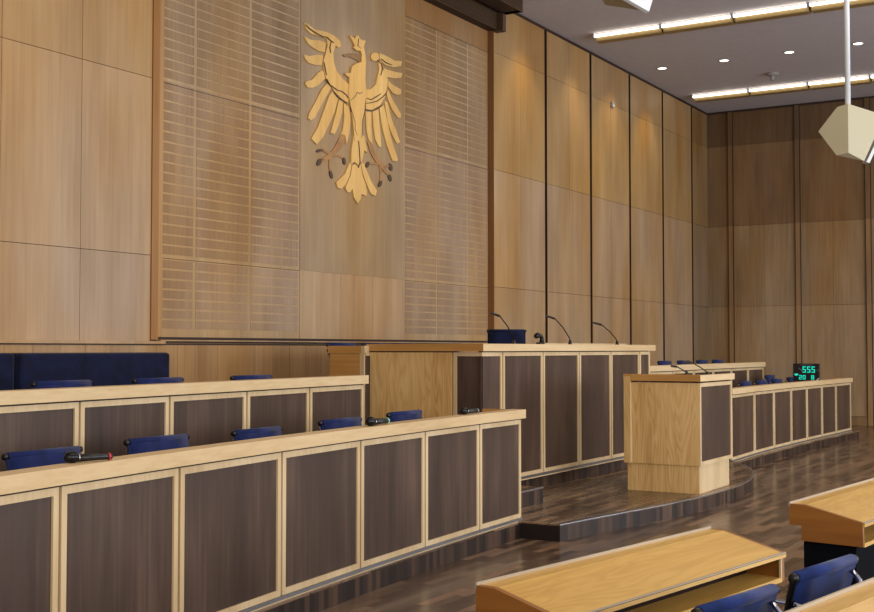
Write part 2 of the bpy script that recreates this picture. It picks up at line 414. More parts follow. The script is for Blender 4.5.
# higher levels behind the rows
platform('floor_tier', [(x, y+.07) for x, y in L1[:-1]]+[(9.70,5.02)], 9.03, .145, .243)
platform('floor_tier_upper', [(x, y-.02) for x, y in L2[:-1]]+[(9.44,6.44)], 9.03, .243, .572)
platform('floor_tier_top', [(2.6,7.95),(9.6,7.95)], 9.03, .572, .88)
platform('floor_dais', [(11.74,5.90),(15.47,5.90)], 6.35, .15, .30)
platform('floor_dais_left', [(9.80,5.91),(11.74,5.91)], 6.45, .15, .30)
platform('floor_dais_upper', [(10.76,6.32),(15.47,6.32)], 9.03, .15, .88)
platform('floor_tier_right', [(x, y+.07) for x, y in RR1[:-1]]+[(23.66,5.05)], 9.02, .13, .30)
platform('floor_tier_right_upper', [(x, y-.02) for x, y in RR2], 9.02, .30, .60)
# aisle steps between the rows and the bench
platform('floor_step', [(9.77,5.32),(10.93,5.30)], 5.90, .15, .31)
platform('floor_step_upper', [(9.77,6.15),(10.66,6.15)], 6.6, .15, .46)
platform('floor_step_top', [(9.52,6.55),(10.58,6.55)], 9.02, .15, .60)
platform('floor_step_rear', [(9.56,7.4),(10.57,7.4)], 9.02, .60, .88)
platform('floor_terrace', [(1.0,1.43),(7.2,.43),(14,-.65)], -9, 0, .15, nose=True, top='floor')

# ------------------------------------------------------------------ desk rows
def along(p, q):
    d = Vector((q[0]-p[0], q[1]-p[1], 0)); L = d.length; d /= L
    return d, Vector((d.y, -d.x, 0)), L            # direction, outward normal (towards -Y), length
def panel_unit(parent, p, q, z0, z1, fw=.038, label=None, joint=.010, fr_mat='frame', pn_mat='panel', stiles=(1,1)):
    """framed smoked-oak panel; returns the frame (its panel is a child)"""
    d, n, L = along(p, q); P = Vector((p[0], p[1], 0))
    def pt(s, o, z): return tuple(P+d*s+n*o+Vector((0,0,z)))
    def blk(m, s0, s1, o0, o1, za, zb, mat):
        m.hexa([pt(s0,o1,za),pt(s1,o1,za),pt(s1,o0,za),pt(s0,o0,za),pt(s0,o1,zb),pt(s1,o1,zb),pt(s1,o0,zb),pt(s0,o0,zb)],mat)
    f = MB(); a, b = joint, L-joint
    wa, wb_ = (fw if stiles[0] else 0), (fw if stiles[1] else 0)
    if not stiles[0]: a = 0
    if not stiles[1]: b = L
    if stiles[0]: blk(f, a, a+wa, -.03, 0, z0, z1, fr_mat)
    if stiles[1]: blk(f, b-wb_, b, -.03, 0, z0, z1, fr_mat)
    blk(f, a+wa, b-wb_, -.03, 0, z1-fw, z1, fr_mat); blk(f, a+wa, b-wb_, -.03, 0, z0, z0+fw, fr_mat)
    fo = f.build('panel_frame', parent)
    g = MB(); blk(g, a+wa-.002, b-wb_+.002, -.028, -.012, z0+fw-.002, z1-fw+.002, pn_mat); g.build('panel', fo)
    return fo
def offset(pts, o):
    out = []
    for i, p in enumerate(pts):
        a = pts[max(i-1,0)]; b = pts[min(i+1,len(pts)-1)]
        _, n, _ = along(a, b); out.append((p[0]+n.x*o, p[1]+n.y*o))
    return out
def strip(m, pts, o0, o1, z0, z1, mat, tint=(1,1,1)):
    A = offset(pts, o1); B = offset(pts, o0)      # o1: front, o0: back
    for i in range(len(pts)-1):
        m.hexa([A[i]+(z0,),A[i+1]+(z0,),B[i+1]+(z0,),B[i]+(z0,),A[i]+(z1,),A[i+1]+(z1,),B[i+1]+(z1,),B[i]+(z1,)],mat,tint)
def desk_row(name, label, pts, zb, zu, zt, zfloor, depth=.38, group=None, ends=(True,True), capx=.035):
    c = pts[len(pts)//2]
    t = thing(name, label, 'desk', (0,0,0), 0, group)
    for p, q in zip(pts, pts[1:]): panel_unit(t, p, q, zb, zu-.012)
    m = MB(); strip(m, pts, -.055, -.031, zb-.01, zu-.002, 'groove'); m.build('carcass', t)
    m = MB()
    e0 = (pts[0][0]-capx, pts[0][1]); e1 = (pts[-1][0]+capx, pts[-1][1])
    strip(m, [e0]+pts[1:-1]+[e1], -.11, .028, zu, zt, 'railm'); m.build('top_rail', t)
    m = MB(); strip(m, pts, -.03, -.005, zu-.012, zu, 'groove'); m.build('shadow_joint', t)
    m = MB(); strip(m, pts, -.03, .008, zb-.024, zb-.002, 'alu'); strip(m, pts, -.03, .012, zb-.036, zb-.025, 'frame'); m.build('kick_strip', t)
    m = MB(); strip(m, pts, -depth, -.056, zfloor+.72, zfloor+.75, 'oakend'); m.build('worktop', t)
    for i, e in enumerate(ends):
        if not e: continue
        p = pts[0] if i == 0 else pts[-1]; q = pts[1] if i == 0 else pts[-2]
        d, n, L = along(pts[0], pts[1]) if i == 0 else along(pts[-2], pts[-1])
        P = Vector((p[0], p[1], 0)); s = .0 if i == 0 else -.035
        m = MB()
        c4 = [P+d*s-n*.111, P+d*(s+.035)-n*.111, P+d*(s+.035)-n*depth, P+d*s-n*depth]
        m.hexa([tuple(v)[:2]+(zb,) for v in c4]+[tuple(v)[:2]+(zt-.002,) for v in c4], 'oakend')
        c4 = [P+d*s-n*.055, P+d*(s+.035)-n*.055, P+d*(s+.035)-n*.111, P+d*s-n*.111]
        m.hexa([tuple(v)[:2]+(zb,) for v in c4]+[tuple(v)[:2]+(zu-.002,) for v in c4], 'oakend')
        m.build('end_panel', t)
    return t
desk_row('delegate_desk_row','long curved desk row in front at left, oak rail over large smoked panels', L1, .175, 1.07, 1.15, .243)
desk_row('delegate_desk_row','raised second desk row behind the front left row, below the dark blue bench', L2, .585, 1.37, 1.45, .572)
desk_row('delegate_desk_row','far front desk row right of the lectern with the green number display', RR1, .16, 1.07, 1.15, .30)
desk_row('delegate_desk_row','far upper desk row seen behind the lectern, before the right wall', RR2, .61, 1.37, 1.455, .60)

# ------------------------------------------------------------------ presidium bench
bench = thing('presidium_bench', 'tall long bench on the dais under the eagle, oak and smoked panels', 'bench')
BF = [(10.70,5.87),(11.15,5.87),(12.12,5.87),(13.11,5.87),(14.08,5.87),(15.06,5.87),(15.45,5.87)]
zb_, zu_, zt_ = .325, 1.678, 1.755
for i, (p, q) in enumerate(zip(BF, BF[1:])): panel_unit(bench, p, q, zb_, zu_-.012, fw=.04, stiles=(i > 0, 1))
panel_unit(bench, (10.6985,6.22), (10.6985,5.8705), zb_, zu_-.012, fw=.04, stiles=(1,0))
m = MB(); strip(m, [(10.735,5.87)]+BF[1:], -.06, -.031, zb_-.02, zu_, 'groove'); m.build('carcass', bench)
m = MB(); m.prism([(10.67,5.84,zu_),(15.58,5.84,zu_),(15.58,6.05,zu_),(10.88,6.05,zu_)],(0,0,zt_-zu_),'railm'); m.build('top_rail', bench)
m = MB(); m.prism([(10.67,5.8405,zu_),(10.8795,6.05,zu_),(10.8795,7.28,zu_),(10.67,7.28,zu_)],(0,0,zt_-zu_-.001),'oakend'); m.box((10.70,6.23,zu_-.012),(10.8,7.24,zu_-.001),'groove'); m.build('side_rail', bench)
m = MB(); strip(m, [(10.70,5.87)]+BF[1:], -.03, .008, zb_-.028, zb_-.002, 'alu'); strip(m, [(10.70,5.87)]+BF[1:], -.03, .012, zb_-.04, zb_-.029, 'frame'); m.build('kick_strip', bench)
m = MB(); m.box((10.685,6.225,zb_),(10.73,7.24,zu_-.013),'oak'); m.build('side_panel', bench)
m = MB(); m.box((10.61,7.245,.62),(10.70,7.30,zu_-.014),'panel'); m.box((10.61,7.243,zu_-.05),(10.70,7.2449,zu_-.014),'frame'); m.build('jog_panel', bench)
m = MB(); m.box((10.575,7.282,1.655),(10.9,7.72,1.735),'oakend'); m.box((10.58,7.24,1.655),(10.668,7.281,1.735),'frame'); m.build('rear_side_rail', bench)
m = MB(); m.box((10.585,7.302,.62),(10.609,7.70,1.654),'oakend'); m.box((10.583,7.25,.62),(10.609,7.301,1.654),'frame'); m.build('rear_side_panel', bench)
m = MB(); m.box((10.9,6.052,1.60),(15.45,6.14,1.63),'oakend'); m.build('worktop', bench)
m = MB(); m.box((12.5,6.15,1.60),(15.3,6.18,1.772),'frame'); m.build('rear_ledge', bench)
m = MB(); m.box((15.415,5.935,zb_),(15.45,6.15,zu_-.001),'oak'); m.build('side_panel', bench)

# ------------------------------------------------------------------ lectern
lec = thing('lectern', 'free-standing oak lectern with a smoked side panel on the curved podium', 'lectern')
m = MB(); m.box((12.45,4.19,.15),(13.50,5.0,.449),'oak'); m.build('plinth', lec)
m = MB(); m.box((12.46,4.186,.152),(13.498,4.1899,.447),'frame'); m.build('plinth_side', lec)
m = MB(); m.box((12.43,4.175,.45),(12.46,4.95,1.335),'oak'); m.build('front_panel', lec)
m = MB(); m.box((12.405,4.95,.45),(12.46,5.025,1.40),'oak'); m.box((12.404,4.945,.45),(12.43,4.953,1.335),'frame'); m.build('corner_post', lec)
panel_unit(lec, (12.431,4.165), (13.56,4.165), .45, 1.335, fw=.042, joint=.0)
m = MB(); m.box((12.461,4.20,.45),(13.53,4.23,1.335),'groove'); m.box((13.53,4.197,.45),(13.56,5.05,1.335),'oak'); m.build('carcass', lec)
m = MB(); m.prism([(12.405,4.15,1.352),(13.62,4.15,1.352),(13.62,4.20,1.352),(12.455,4.20,1.352)],(0,0,.068),'railm'); m.build('side_rail', lec)
m = MB(); m.prism([(12.405,4.1505,1.352),(12.4545,4.20,1.352),(12.4545,4.949,1.352),(12.405,4.949,1.352)],(0,0,.067),'oakend'); m.box((12.44,4.2,1.338),(12.46,4.95,1.351),'groove'); m.build('front_rail', lec)
m = MB(); m.hexa([(12.461,4.201,1.37),(13.60,4.201,1.37),(13.60,5.05,1.37),(12.461,5.05,1.37),(12.461,4.201,1.425),(13.60,4.201,1.385),(13.60,5.05,1.385),(12.461,5.05,1.425)],'oakend'); m.build('reading_surface', lec)

# ------------------------------------------------------------------ chairs
def arc_pts(pts, n=4):
    """Catmull-Rom through (y,z) points"""
    P = [pts[0]]+list(pts)+[pts[-1]]; out = []
    for i in range(1, len(P)-2):
        for k in range(n):
            t = k/n; a,b,c,d = P[i-1],P[i],P[i+1],P[i+2]
            out.append(tuple(.5*((2*b[j])+(-a[j]+c[j])*t+(2*a[j]-5*b[j]+4*c[j]-d[j])*t*t+(-a[j]+3*b[j]-3*c[j]+d[j])*t**3) for j in range(2)))
    out.append(tuple(pts[-1])); return out
def make_chair(label, fab='blue', w=.25, top=.855, group=None, metal='chrome', ribs=True):
    """light-metal sling chair: faces +Y, back at -Y"""
    t = thing('office_chair', label, 'chair', (0,0,0), 0, group)
    k = top/.87
    back = arc_pts([(-.17,.435),(-.225,.50),(-.255,.62),(-.275,.76),(-.30,top-.012)], 4)
    seat = arc_pts([(.24,.425),(.20,.455),(.05,.445),(-.08,.43),(-.165,.43)], 4)
    def sling(prof, name, cr=.0):
        m = MB(); th = .016; rows = []
        for i, (y, z) in enumerate(prof):
            a = prof[max(i-1,0)]; b = prof[min(i+1,len(prof)-1)]
            d = Vector((b[0]-a[0], b[1]-a[1])).normalized(); n = Vector((-d.y, d.x))
            e = th + (.005 if ribs and i%2 else 0)
            rows.append([m.bm.verts.new((x, y+n.x*s*e-.03*cr*(1-(x/w)**2)*0, z+n.y*s*e)) for s in (1,-1) for x in (-w, -w*.5, 0, w*.5, w)])
        fs = []
        for a, b in zip(rows, rows[1:]):
            for q in range(4):
                fs.append(m.bm.faces.new([a[q],a[q+1],b[q+1],b[q]])); fs.append(m.bm.faces.new([a[5+q+1],a[5+q],b[5+q],b[5+q+1]]))
            fs.append(m.bm.faces.new([a[5],a[0],b[0],b[5]])); fs.append(m.bm.faces.new([a[4],a[9],b[9],b[4]]))
        for r in (rows[0], rows[-1]):
            for q in range(4): fs.append(m.bm.faces.new([r[q],r[q+1],r[5+q+1],r[5+q]]))
        for f in fs: f.smooth = True
        m._fin(fs, fab, (1,1,1))
        if name == 'backrest':      # rolled top hem
            y, z = prof[-1]
            m.tube([(-w,y,z),(w,y,z)], .024, fab, 10)
        return m.build(name, t)
    sling(seat, 'seat'); sling(back, 'backrest')
    full = seat+back
    for s in (-1, 1):
        m = MB(); m.tube([(s*(w+(.014 if metal == 'chrome' else .006)), y, z) for y, z in full], .013 if metal == 'chrome' else .010, 'blackm' if metal == 'chrome' else fab, 8)
        y, z = back[-1]; m.tube([(s*(w+.0), y, z),(s*(w+.026), y, z)], .0185, 'black', 10)
        m.build('side_rail', t)
        # chrome arm
        m = MB(); m.tube([(s*(w+.02), -.245, .60), (s*(w+.05), -.12, .645), (s*(w+.05), .10, .65), (s*(w+.045), .16, .60), (s*(w+.02), .12, .46)], .011, 'chrome', 8)
        m.build('armrest', t)
    m = MB(); m.tube([(-w-.012,-.295,.775),(-w*.85,-.345,.745),(-w*.3,-.37,.738),(w*.35,-.37,.745),(w*.72,-.36,.765),(w*.82,-.35,.80),(w*.80,-.318,.835)], .010, 'chrome', 8)
    m.tube([(w+.012,-.285,.75),(w*.9,-.33,.74),(w*.55,-.367,.752)], .008, 'chrome', 6)
    m.build('back_brace', t)
    m = MB(); m.tube([(-w-.012,-.02,.41),(-.06,-.02,.37),(.06,-.02,.37),(w+.012,-.02,.41)], .014, 'chrome', 8); m.build('seat_brace', t)
    m = MB(); m.tube([(0,-.02,.08),(0,-.02,.36)], [.028,.022], 'blackm', 12); m.build('column', t)
    for a in range(4):
        an = PI/4+a*PI/2; m = MB()
        m.tube([(0,-.02,.085),(.14*math.cos(an),-.02+.14*math.sin(an),.075),(.30*math.cos(an),-.02+.30*math.sin(an),.035)], [.02,.016,.012], 'chrome', 8)
        m.tube([(.30*math.cos(an),-.02+.30*math.sin(an),.0),(.30*math.cos(an),-.02+.30*math.sin(an),.04)], .014, 'black', 8)
        m.build('leg', t)
    return t
CH = make_chair('blue office chair with chrome brace between the two rows of honey desks, farther right one', top=.878)
CH.location = (4.74,1.38,.0); CH.rotation_euler = (0,0,-.19)
FG = 'blue chairs at the foreground desks'
CH['group'] = FG
dup(CH, (4.10,1.52,.0), -.21, 'blue office chair drawn up to the large foreground desk, cut by the bottom edge', FG).scale = (1, 1, .975)

NV = make_chair('blue chair behind the front left row, first from the left edge', fab='navy', w=.27, top=.865, metal='blackm')
GF = 'blue chairs behind the front left desk row'
lab1 = ['blue chair behind the front left row, leftmost, beside the red-ringed microphone',
        'blue chair behind the front left row, just right of the red-ringed microphone',
        'blue chair behind the front left row, in the middle of its five',
        'blue chair behind the front left row, left of the green-ringed microphone',
        'blue chair behind the front left row against the pale oak bench side']
for i, xc in enumerate((4.80,5.72,6.73,7.74,8.69)):
    rz = PI+.07+random.uniform(-.03,.03)
    if i == 0:
        NV.location = (xc, 5.215, .246); NV.rotation_euler = (0,0,rz); NV['label'] = lab1[0]; NV['group'] = GF
    else: dup(NV, (xc, 5.215, .246), rz, lab1[i], GF).scale = (1, 1, (1.02,1.015,1.035,1.055)[i-1])
GU = 'blue chairs behind the second left desk row'
lab2 = ['dark chair top behind the second left row, faint against the navy bench',
        'dark blue chair behind the second left row at the right end of the navy bench',
        'blue chair behind the second left row, alone before the wood boarding']
for i, xc in enumerate((6.24,7.24,8.42)):
    dup(NV, (xc, 6.68, .590), PI+.05, lab2[i], GU)
# far right rows
GR = 'blue chairs behind the far front desk row'
lab3 = ['small blue chair top immediately right of the lectern, front far row',
        'small blue chair second from the lectern in the far front row',
        'small blue chair third from the lectern in the far front row',
        'small blue chair standing farther back behind the third far chair',
        'small blue chair beside the green number display']
for (xc, yc, z), lb in zip(((19.36,5.42,.33),(20.28,5.42,.33),(21.25,5.42,.33),(22.0,5.75,.38),(22.75,5.55,.33)), lab3):
    dup(NV, (xc, yc, z-.03), PI, lb, GR)
GT = 'blue chairs behind the far upper desk row'
lab4 = ['navy chair top above the far upper row, leftmost by the bench end','navy chair top above the far upper row, second from the bench end',
        'navy chair top above the far upper row, third from the bench end','navy chair top above the far upper row, nearest the back wall']
for xc, lb in zip((18.97,19.91,20.9,21.80), lab4): dup(NV, (xc, 6.66, .63), PI, lb, GT)
GB = 'chairs along the side of the presidium bench'
lab5 = ['dark chair top at the rear left corner of the presidium bench','dark chair top above the bench side rail, second from the left',
        'dark chair top above the bench side rail, third from the left','dark chair top above the bench side rail, nearest its front corner']
for xc, lb in zip((11.32,12.03,12.74,13.72), lab5): dup(NV, (xc, 7.76, .895), PI, lb, GB)
# presiding chair: wider, straight navy back
pc = make_chair('navy high-backed presiding chair behind the left microphone of the bench', fab='navyb', w=.215, top=1.04, metal='blackm', ribs=False)
pc.location = (12.68,6.60,.89); pc.rotation_euler = (0,0,PI/2+.55)

# ------------------------------------------------------------------ navy wall bench
def wall_seat(x0, x1, label):
    t = thing('upholstered_bench', label, 'bench', ((x0+x1)/2, 8.7, .88), 0, 'dark blue benches along the wall')
    h = (x1-x0)/2
    m = MB(); m.box((-h+.01,.13,.28),(h-.01,.33,.785),'navyb',bevel=.035); o = m.build('backrest', t)
    m = MB(); m.box((-h+.01,-.40,.26),(h-.01,.12,.44),'navyb',bevel=.035); m.build('seat', t)
    m = MB(); m.box((-h+.03,-.34,0),(h-.03,.30,.255),'panel'); m.build('base', t)
    for o in t.children:
        for f in o.data.polygons: f.use_smooth = False
    return t
wall_seat(7.37, 9.33, 'long dark blue upholstered bench against the wall boarding behind the second row')
wall_seat(5.38, 7.34, 'dark blue bench cut off by the left edge of the photo')

# ------------------------------------------------------------------ foreground desks
def front_desk(label, R, d, L, z, group, k=1.0):
    """R = rear left corner in plan; d = unit direction; n points to the seated side"""
    t = thing('delegate_desk', label, 'desk', (R[0], R[1], z), math.atan2(d[1], d[0]), group); t.scale = (1, k, 1)
    # local: x along, y negative = towards the chairs
    prof = [(0,.738),(-.10,.738),(-.448,.658),(-.4485,.632),(-.452,.512),(-.075,.517),(-.075,.61),(0,.61)]
    for x in (0, L-.03):
        m = MB(); m.prism([(x, y, zz) for y, zz in prof], (.03,0,0), 'deskend'); m.build('end_panel', t)
    m = MB(); m.hexa([(.03,-.448,.635),(L-.03,-.448,.635),(L-.03,-.10,.712),(.03,-.10,.712),(.03,-.448,.658),(L-.03,-.448,.658),(L-.03,-.10,.738),(.03,-.10,.738)],'desk')
    m.build('writing_surface', t)
    m = MB(); m.box((.03,-.10,.715),(L-.03,-.006,.738),'desk'); m.build('rear_shelf', t)
    m = MB(); m.box((0,-.006,.722),(L,.003,.750),'deskpale'); m.build('rear_edge_strip', t)
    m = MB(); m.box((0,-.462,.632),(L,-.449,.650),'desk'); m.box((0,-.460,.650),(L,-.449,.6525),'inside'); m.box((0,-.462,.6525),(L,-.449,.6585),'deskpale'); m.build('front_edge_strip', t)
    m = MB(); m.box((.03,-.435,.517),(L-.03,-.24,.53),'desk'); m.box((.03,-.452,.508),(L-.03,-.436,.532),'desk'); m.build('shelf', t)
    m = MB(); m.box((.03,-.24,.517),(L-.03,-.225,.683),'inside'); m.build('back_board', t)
    m = MB(); m.box((L-.044,-.452,.532),(L-.03,-.44,.63),'frame'); m.build('shelf_post', t)
    for x in (.032, L-.072):
        m = MB(); m.box((x,-.40,0),(x+.04,-.078,.508),'ped'); m.build('leg', t)
    m = MB(); m.box((.073,-.12,.06),(L-.073,-.095,.505),'ped'); m.build('modesty_panel', t)
    return t
FD = 'honey oak delegate desks in the foreground'
front_desk('large honey oak desk with open shelf in the foreground, nearest to the camera aisle', (4.29,2.385), (.987,-.161), 2.03, .0, FD, .925)
front_desk('honey oak desk at the right edge with brown end panel over a dark base', (7.54,1.96), (.995,-.101), 2.05, .0, FD)
front_desk('honey oak desk in the lower right corner, behind the two blue chairs', (3.00,1.095), (.985,-.168), 2.05, .15, FD)

# ------------------------------------------------------------------ microphones
def handheld(x, y, z, rz, ring, label, k=1.0):
    t = thing('handheld_microphone', label, 'microphone', (x, y, z), rz, 'handheld microphones lying on the front desk rail'); t.scale = (k, k, k)
    m = MB(); m.tube([(0,0,.021),(.09,0,.0215),(.165,0,.019),(.17,0,.015)], [.0185,.016,.0145,.008], 'black', 14); m.build('body', t)
    m = MB(); m.tube([(-.062,0,.026),(-.058,0,.026),(-.048,0,.026),(-.03,0,.026),(-.012,0,.025),(0,0,.024),(.004,0,.023)], [.004,.014,.023,.027,.026,.021,.016], 'blackm', 14); m.build('head_grille', t)
    m = MB(); m.tube([(.150,0,.0195),(.158,0,.0195)], .0175, ring, 14); m.build('coloured_ring', t)
    m = MB(); m.tube([(.004,0,.023),(.008,0,.023)], .0195, 'chrome', 14); m.build('collar', t)
    return t
zr = 1.151
handheld(4.085, 4.475, zr, -.36, 'red', 'black handheld microphone with a red ring on the front left rail', 1.05)
handheld(7.125, 4.80, zr, .06, 'green', 'black handheld microphone with a pale green ring in the middle of the rail', 1.3)
handheld(8.765, 4.965, zr, -.02, 'alu', 'black handheld microphone with grey ring near the right end of the rail', 1.2)
def gooseneck(base, head, r, label, cat='microphone', fat=.0065, group=None, z0=None):
    t = thing('gooseneck_microphone', label, cat, base, 0, group)
    h = Vector(head)-Vector(base)
    p0 = Vector((0,0,0)); p1 = Vector((h.x*.04, h.y*.04, h.z*.22)); p2 = Vector((h.x*.30, h.y*.30, h.z*.60)); p3 = Vector((h.x*.62, h.y*.62, h.z*.90)); p4 = h*.98
    m = MB(); m.tube([(0,0,0),(0,0,.012),(0,0,.05)], [.03,.022,.013], 'black', 12); m.build('base', t)
    m = MB(); m.tube([p0+Vector((0,0,.04)), p1+Vector((0,0,.01)), p2, p3-Vector((0,0,0))], fat, 'blackm', 8); m.build('neck', t)
    m = MB(); m.tube([p3, p3.lerp(h,.1), p3.lerp(h,.9), h], [fat, fat*2.1, fat*1.9, fat*.9], 'black', 10); m.build('head', t)
    return t
GM = 'gooseneck microphones on the presidium bench'
gooseneck((11.66,6.0,zt_+.001),(11.17,6.02,2.085),0,'leftmost of three gooseneck microphones on the bench, before the navy chair',group=GM)
gooseneck((13.13,6.0,zt_+.001),(12.50,6.02,2.088),0,'middle of the three gooseneck microphones on the tall bench',group=GM)
gooseneck((14.60,6.0,zt_+.001),(13.84,6.02,2.035),0,'rightmost gooseneck microphone on the tall bench',group=GM)
gooseneck((13.27,4.60,1.398),(12.746,4.60,1.512),0,'left gooseneck microphone on the lectern, low and bent over',group='gooseneck microphones on the lectern')
gooseneck((13.55,4.45,1.389),(12.76,4.47,1.562),0,'right gooseneck microphone on the lectern, stretching higher',group='gooseneck microphones on the lectern')
t = thing('desk_intercom', 'small black device with a rounded head on the bench beside the navy chair', 'device', (12.27,5.98,zt_+.001))
m = MB(); m.box((-.05,-.03,0),(.07,.03,.02),'black',bevel=.006); m.build('base', t)
m = MB(); m.tube([(.04,0,.02),(.05,0,.06),(.02,0,.095),(-.03,0,.10)], [.028,.024,.022,.02], 'black', 10); m.build('stem', t)
m = MB(); m.tube([(-.12,0,.085),(-.10,0,.09),(-.06,0,.10),(-.03,0,.10)], [.014,.03,.032,.02], 'blackm', 12); m.build('head', t)

# ------------------------------------------------------------------ number display
t = thing('number_display', 'black display with glowing cyan digits 555 on the far right desk', 'display', (22.0,5.39,1.052), -PI/2)
# local: x along world -Y ; faces local -Y = world -X
m = MB(); m.box((-.235,0,.05),(.235,.05,.385),'black',bevel=.008); m.build('casing', t)
m = MB(); m.box((-.10,-.01,0),(.10,.09,.018),'black'); m.box((-.03,.02,.018),(.03,.04,.06),'black'); m.build('stand', t)
SEG = {'5':'afgcd','2':'abged','0':'abcdef','8':'abcdefg','1':'bc'}
def digit(m, ch, x, z, w, h, th):
    pos = {'a':((x,z+h-th),(x+w,z+h)),'g':((x,z+h/2-th/2),(x+w,z+h/2+th/2)),'d':((x,z),(x+w,z+th)),
           'f':((x,z+h/2),(x+th,z+h)),'b':((x+w-th,z+h/2),(x+w,z+h)),'e':((x,z),(x+th,z+h/2)),'c':((x+w-th,z),(x+w,z+h/2))}
    for s in SEG[ch]:
        (a, b), (c, d) = pos[s]; m.box((a,-.006,b),(c,-.0005,d),'cyan')
for i in range(3): m = MB(); digit(m,'5',-.062+i*.080,.222,.058,.112,.0165); m.build('large_digit', t)
for ch, x in (('2',-.128),('0',-.062),('8',.090)): m = MB(); digit(m,ch,x,.098,.050,.078,.0135); m.build('small_digit', t)
m = MB(); m.tube([(-.175,-.006,.195),(-.175,-.0005,.19)], .033, 'cyan', 16); m.build('signal_dot', t)
m = MB(); 
for k in range(6): m.box((-.09+k*.036,-.004,.355),(-.064+k*.036,-.0005,.365),'grey')
m.box((.185,-.004,.262),(.225,-.0005,.270),'grey'); m.prism([(-.135,-.004,.30),(-.125,-.004,.31),(-.05,-.004,.245),(-.06,-.004,.235)],(0,.0035,0),'grey'); m.build('captions', t)
m = MB(); m.prism([(.155,-.003,.075),(.168,-.003,.065),(.232,-.003,.115),(.225,-.003,.128)],(0,-.004,0),'white'); m.build('white_tag', t)

# ------------------------------------------------------------------ ceiling fittings
FLG = 'fluorescent fittings in the ceiling rows'
def light_unit():
    t = thing('fluorescent_light', 'fluorescent fitting', 'light', (0,0,ZC), 0, FLG)
    m = MB(); m.tube([(0,-.598,-.05),(0,.598,-.05)], .026, 'tube', 10); m.build('tube', t)
    m = MB(); m.box((.05,-.631,-.135),(.062,.595,0),'brass'); m.box((.062,-.631,-.14),(.22,.595,-.13),'brass'); m.box((.21,-.631,-.13),(.22,.595,0),'brass'); m.build('reflector', t)
    for y in (-.612, .612):
        m = MB(); m.box((-.015,y-.009,-.07),(.045,y+.009,0),'white'); m.build('end_holder', t)
    return t
lu = light_unit(); first = True
for X, lbs in ((19.64, ['outer end fitting, nearest the panelled wall, of the nearer light row','second fitting from the wall in the nearer light row','third fitting from the wall in the nearer light row','fourth fitting from the wall in the nearer light row','fifth fitting from the wall in the nearer light row']),
               (25.54, ['outer end fitting, nearest the panelled wall, of the far light row','second fitting from the wall in the far light row','third fitting from the wall in the far light row','fourth fitting from the wall in the far light row, behind the hanging rod','fifth fitting from the wall in the far light row'])):
    y0 = 8.50 if X < 20 else 8.69
    for i, lb in enumerate(lbs):
        loc = (X, y0-.63-1.262*i, ZC)
        if first: lu.location = loc; lu['label'] = 'bright tube, '+lb; first = False
        else: dup(lu, loc, 0, 'bright tube, '+lb, FLG)
DG = 'round recessed downlights in one ceiling line'
def downlight(loc, lb):
    t = thing('recessed_downlight', lb, 'light', loc, 0, DG)
    m = MB(); m.tube([(0,0,-.002),(0,0,.0)], .088, 'down', 24); m.build('lens', t)
    m = MB()
    ring = [(.105,-.004),(.135,-.004),(.135,0),(.105,0)]
    for k in range(24):
        a, b = 2*PI*k/24, 2*PI*(k+1)/24
        m.hexa([(.088*math.cos(a),.088*math.sin(a),-.006),(.118*math.cos(a),.118*math.sin(a),-.006),(.118*math.cos(b),.118*math.sin(b),-.006),(.088*math.cos(b),.088*math.sin(b),-.006),
                (.088*math.cos(a),.088*math.sin(a),0),(.118*math.cos(a),.118*math.sin(a),0),(.118*math.cos(b),.118*math.sin(b),0),(.088*math.cos(b),.088*math.sin(b),0)],'sensor')
    m.build('trim_ring', t); return t
for y, lb in ((8.37,'first recessed downlight beside the panelled wall'),(7.10,'second recessed downlight from the panelled wall'),(5.835,'third recessed downlight from the panelled wall'),(4.575,'fourth recessed downlight, right of the hanging rod')):
    downlight((22.8,y,ZC), lb)
t = thing('ceiling_sensor', 'small grey round sensor on the ceiling between the light rows', 'sensor', (24.35,6.58,ZC))
m = MB(); m.tube([(0,0,0),(0,0,-.05)], [.13,.11], 'sensor', 16); m.build('base', t)
m = MB(); m.tube([(0,0,-.05),(0,0,-.15)], [.05,.035], 'sensor', 12); m.build('sensor_head', t)
t = thing('wall_sensor', 'small pale box high on the third tall wall panel', 'sensor', (21.80,9.063,6.50))
m = MB(); m.box((-.05,-.06,-.06),(.05,0,.06),'sensor',bevel=.008); m.build('housing', t)
m = MB(); m.box((-.03,-.066,-.035),(.03,-.0601,.0),'white'); m.build('lens', t)
# dark louvred soffit over the recessed bay
lv = MB()
def louvre(m, x0, x1, y0, y1, z0, z1, gap=.03):
    m.box((x0,y0+.015,z0),(x1-.012,y1,z1),'groove')
    n = int((z1-z0)/gap)
    for k in range(n): m.box((x0,y0,z0+k*gap),(x1,y0+.02,z0+(k+.6)*gap),'louvre'); m.box((x1-.012,y0,z0+k*gap),(x1,y1,z0+(k+.6)*gap),'louvre')
lv.box((10,9.02,6.86),(16.92,9.18,ZC-.002),'groove')
for k in range(14): lv.box((10,9.0,6.86+k*.034),(16.92,9.02,6.86+k*.034+.02),'louvre')
lv.box((16.92,8.89,6.83),(17.02,9.06,ZC-.002),'louvre')
for k in range(14): lv.box((16.91,8.885,6.835+k*.036),(16.92,9.06,6.835+k*.036+.02),'railm',(1,1,1)) if False else lv.box((16.90,8.885,6.835+k*.036),(16.92,9.06,6.835+k*.036+.018),'louvre')
lv.box((10,8.60,7.11),(17.02,8.89,ZC-.002),'groove')
for k in range(7): lv.box((10,8.585,7.11+k*.034),(17.03,8.60,7.11+k*.034+.02),'louvre'); lv.box((16.90,8.60,7.11+k*.034),(17.03,8.885,7.11+k*.034+.018),'louvre')
struct(lv.build('trim_11'))

